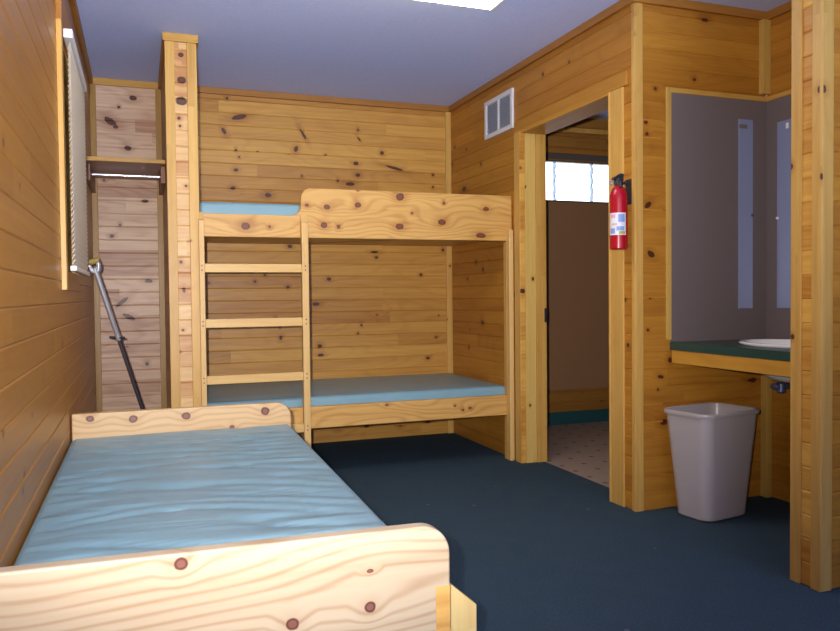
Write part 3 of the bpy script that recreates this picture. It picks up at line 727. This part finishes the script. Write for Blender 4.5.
MB().tube([(W2 - 0.075, 2.865, 0.60), (W2 - 0.08, 2.82, 0.64), (SX + 0.10, 2.68, 0.72), (SX + 0.09, 2.62, 0.765)], 0.007, 10).build('supply_hose', M['valve'], sk)

# mirrors
mr = thing('mirror', 'narrow tall frameless mirror strip on the grey panel facing the room', 'mirror', (3.123, YC - 0.006, 0.955), 'narrow mirrors in the vanity alcove')
MB().box(3.077, 3.166, YC - 0.0115, YC - 0.0065, 0.958, 1.898).build('glass', M['mirror'], mr, bevel=0.0015)
MB().box(3.079, 3.128, YC - 0.0135, YC - 0.0117, 1.852, 1.872).build('slot_reflection', M['frp'], mr)  # dark gap reflected in the glass, built as a thin plate
MB().lathe([(0.006, -0.006), (0.007, -0.003), (0.007, 0.0)], (3.160, YC - 0.0117, 1.424), 'y', 12).build('mirror_clip', M['steel_dark'], mr)
m2 = thing('mirror', 'narrow frameless mirror on the alcove side wall, half hidden by the stub wall', 'mirror', (W2 - 0.006, 2.87, 0.955), 'narrow mirrors in the vanity alcove')
MB().box(W2 - 0.0115, W2 - 0.0065, 2.77, 2.957, 0.958, 1.878).build('glass', M['mirror'], m2, bevel=0.002)
MB().lathe([(0.006, -0.006), (0.008, -0.003), (0.008, 0.0)], (W2 - 0.0117, 2.952, 1.405), 'x', 12).build('mirror_clip', M['porcelain'], m2)
MB().box(W2 - 0.0145, W2 - 0.0117, 2.885, 2.900, 1.835, 1.862).build('mirror_clip', M['porcelain'], m2)

# ------------------------------------------------------------------ waste bin
bn = thing('waste_bin', 'tall grey plastic waste bin with rounded corners by the vanity alcove', 'waste bin', (2.772, 2.868, 0.0))
bn.rotation_euler = (0, 0, math.radians(9))
def rrect(hx, hy, r, z, n=7):
    out = []
    for (sx, sy, a0) in ((1, 1, 0), (-1, 1, 90), (-1, -1, 180), (1, -1, 270)):
        for i in range(n + 1):
            a_ = math.radians(a0 + 90 * i / n)
            out.append((sx * (hx - r) + r * math.cos(a_), sy * (hy - r) + r * math.sin(a_), z))
    return out
def loft(rings):
    n = len(rings[0]); vs = [p for r in rings for p in r]; fs = []
    for i in range(len(rings) - 1):
        for k in range(n):
            k2 = (k + 1) % n; fs.append((i * n + k, i * n + k2, (i + 1) * n + k2, (i + 1) * n + k))
    return vs, fs, n
off = Vector(bn.location)
bx, by, tx, ty, hb_ = 0.142, 0.100, 0.186, 0.133, 0.492
rings = [rrect(bx - 0.012, by - 0.012, 0.045, 0.0), rrect(bx, by, 0.05, 0.01)]
for f in (0.25, 0.5, 0.75, 0.92): rings.append(rrect(bx + (tx - bx) * f, by + (ty - by) * f, 0.052, 0.01 + hb_ * f))
rings += [rrect(tx - 0.003, ty - 0.003, 0.053, hb_ - 0.012)]
inn = [rrect(tx - 0.006, ty - 0.006, 0.05, hb_ - 0.012), rrect(bx - 0.004, by - 0.004, 0.048, 0.014)]
vs, fs, n = loft(rings + inn); fs.append(tuple(range(n))[::-1]); L = (len(rings) + len(inn) - 1) * n; fs.append(tuple(range(L, L + n)))
MB().add([Vector(p) + off for p in vs], fs, True).build('body', M['bin'], bn)
rim = [rrect(tx - 0.004, ty - 0.004, 0.053, hb_ - 0.014), rrect(tx + 0.007, ty + 0.007, 0.060, hb_ - 0.012), rrect(tx + 0.010, ty + 0.010, 0.062, hb_ - 0.004), rrect(tx + 0.008, ty + 0.008, 0.061, hb_ + 0.005),
       rrect(tx + 0.001, ty + 0.001, 0.056, hb_ + 0.008), rrect(tx - 0.006, ty - 0.006, 0.05, hb_ + 0.004), rrect(tx - 0.007, ty - 0.007, 0.05, hb_ - 0.012)]
vs, fs, n = loft(rim + [rim[0]])
MB().add([Vector(p) + off for p in vs], fs, True).build('rim', M['bin'], bn)

# ------------------------------------------------------------------ ceiling light
cl = thing('ceiling_light', 'lit white rectangular fluorescent fixture on the ceiling', 'ceiling light', (1.22, 3.10, H))
MB().box(0.60, 1.842, 2.955, 3.277, H - 0.020, H - 0.0005).build('housing', M['lamp_body'], cl, bevel=0.003)
MB().prism([(2.960, H - 0.0205), (3.272, H - 0.0205), (3.253, H - 0.078), (2.979, H - 0.078)], 'x', 0.615, 1.827).build('diffuser', M['diffuser'], cl, bevel=0.01)
MB().prism([(2.959, H - 0.0205), (3.273, H - 0.0205), (3.255, H - 0.080), (2.977, H - 0.080)], 'x', 1.8275, 1.840).build('end_cap', M['lamp_body'], cl, bevel=0.002)
MB().prism([(2.959, H - 0.0205), (3.273, H - 0.0205), (3.255, H - 0.080), (2.977, H - 0.080)], 'x', 0.602, 0.6145).build('end_cap', M['lamp_body'], cl, bevel=0.002)

# ------------------------------------------------------------------ camera
CX, CY_, CZ = 0.2751, 0.0, 1.0436
yaw, pit, rol, fpx = 0.3514, -0.0273, -0.0101, 763.4
f_ = Vector((math.sin(yaw) * math.cos(pit), math.cos(yaw) * math.cos(pit), math.sin(pit)))
r_ = Vector((math.cos(yaw), -math.sin(yaw), 0)); u_ = r_.cross(f_)
r2 = r_ * math.cos(rol) + u_ * math.sin(rol); u2 = -r_ * math.sin(rol) + u_ * math.cos(rol)
cam = D.cameras.new('camera'); co = D.objects.new('camera', cam); COL.objects.link(co)
mat = Matrix((r2, u2, -f_)).transposed().to_4x4(); mat.translation = Vector((CX, CY_, CZ)); co.matrix_world = mat
cam.sensor_width = 36.0; cam.sensor_fit = 'HORIZONTAL'; cam.lens = fpx / 840 * 36.0; cam.clip_start = 0.02
bpy.context.scene.camera = co

# ------------------------------------------------------------------ light
fl = D.lights.new('camera_flash', 'SPOT'); fl.energy = 520; fl.color = (1.0, 0.96, 0.93); fl.shadow_soft_size = 0.012
fl.spot_size = math.radians(92); fl.spot_blend = 1.0          # the beam of the camera's built-in flash
fo = D.objects.new('camera_flash', fl); COL.objects.link(fo)
fo.location = Vector((CX, CY_, CZ)) + r2 * -0.075 + u2 * 0.05 + f_ * -0.01
fo.rotation_euler = (f_ + r2 * (330 - 420) / fpx + u2 * (315.5 - 160) / fpx).to_track_quat('-Z', 'Y').to_euler()

wd = D.worlds.new('world'); bpy.context.scene.world = wd; wd.use_nodes = True
wt = wd.node_tree; bg = wt.nodes['Background']; bg.inputs[0].default_value = (0.46, 0.62, 1.0, 1)
wtc = wt.nodes.new('ShaderNodeTexCoord'); wsp = wt.nodes.new('ShaderNodeSeparateXYZ'); wmr = wt.nodes.new('ShaderNodeMapRange')
wt.links.new(wtc.outputs['Generated'], wsp.inputs[0]); wt.links.new(wsp.outputs[2], wmr.inputs[0]); wmr.interpolation_type = 'SMOOTHSTEP'
wmr.inputs[1].default_value = -0.10; wmr.inputs[2].default_value = -0.20; wmr.inputs[3].default_value = 1.8; wmr.inputs[4].default_value = 14.0   # world boosted below the horizon, added to brighten the ceiling
wt.links.new(wmr.outputs[0], bg.inputs[1])

vs_ = bpy.context.scene.view_settings
bpy.context.scene.display_settings.display_device = 'sRGB'
vs_.view_transform = 'Standard'; vs_.look = 'None'; vs_.gamma = 1.0; vs_.exposure = 0.0; vs_.use_curve_mapping = False
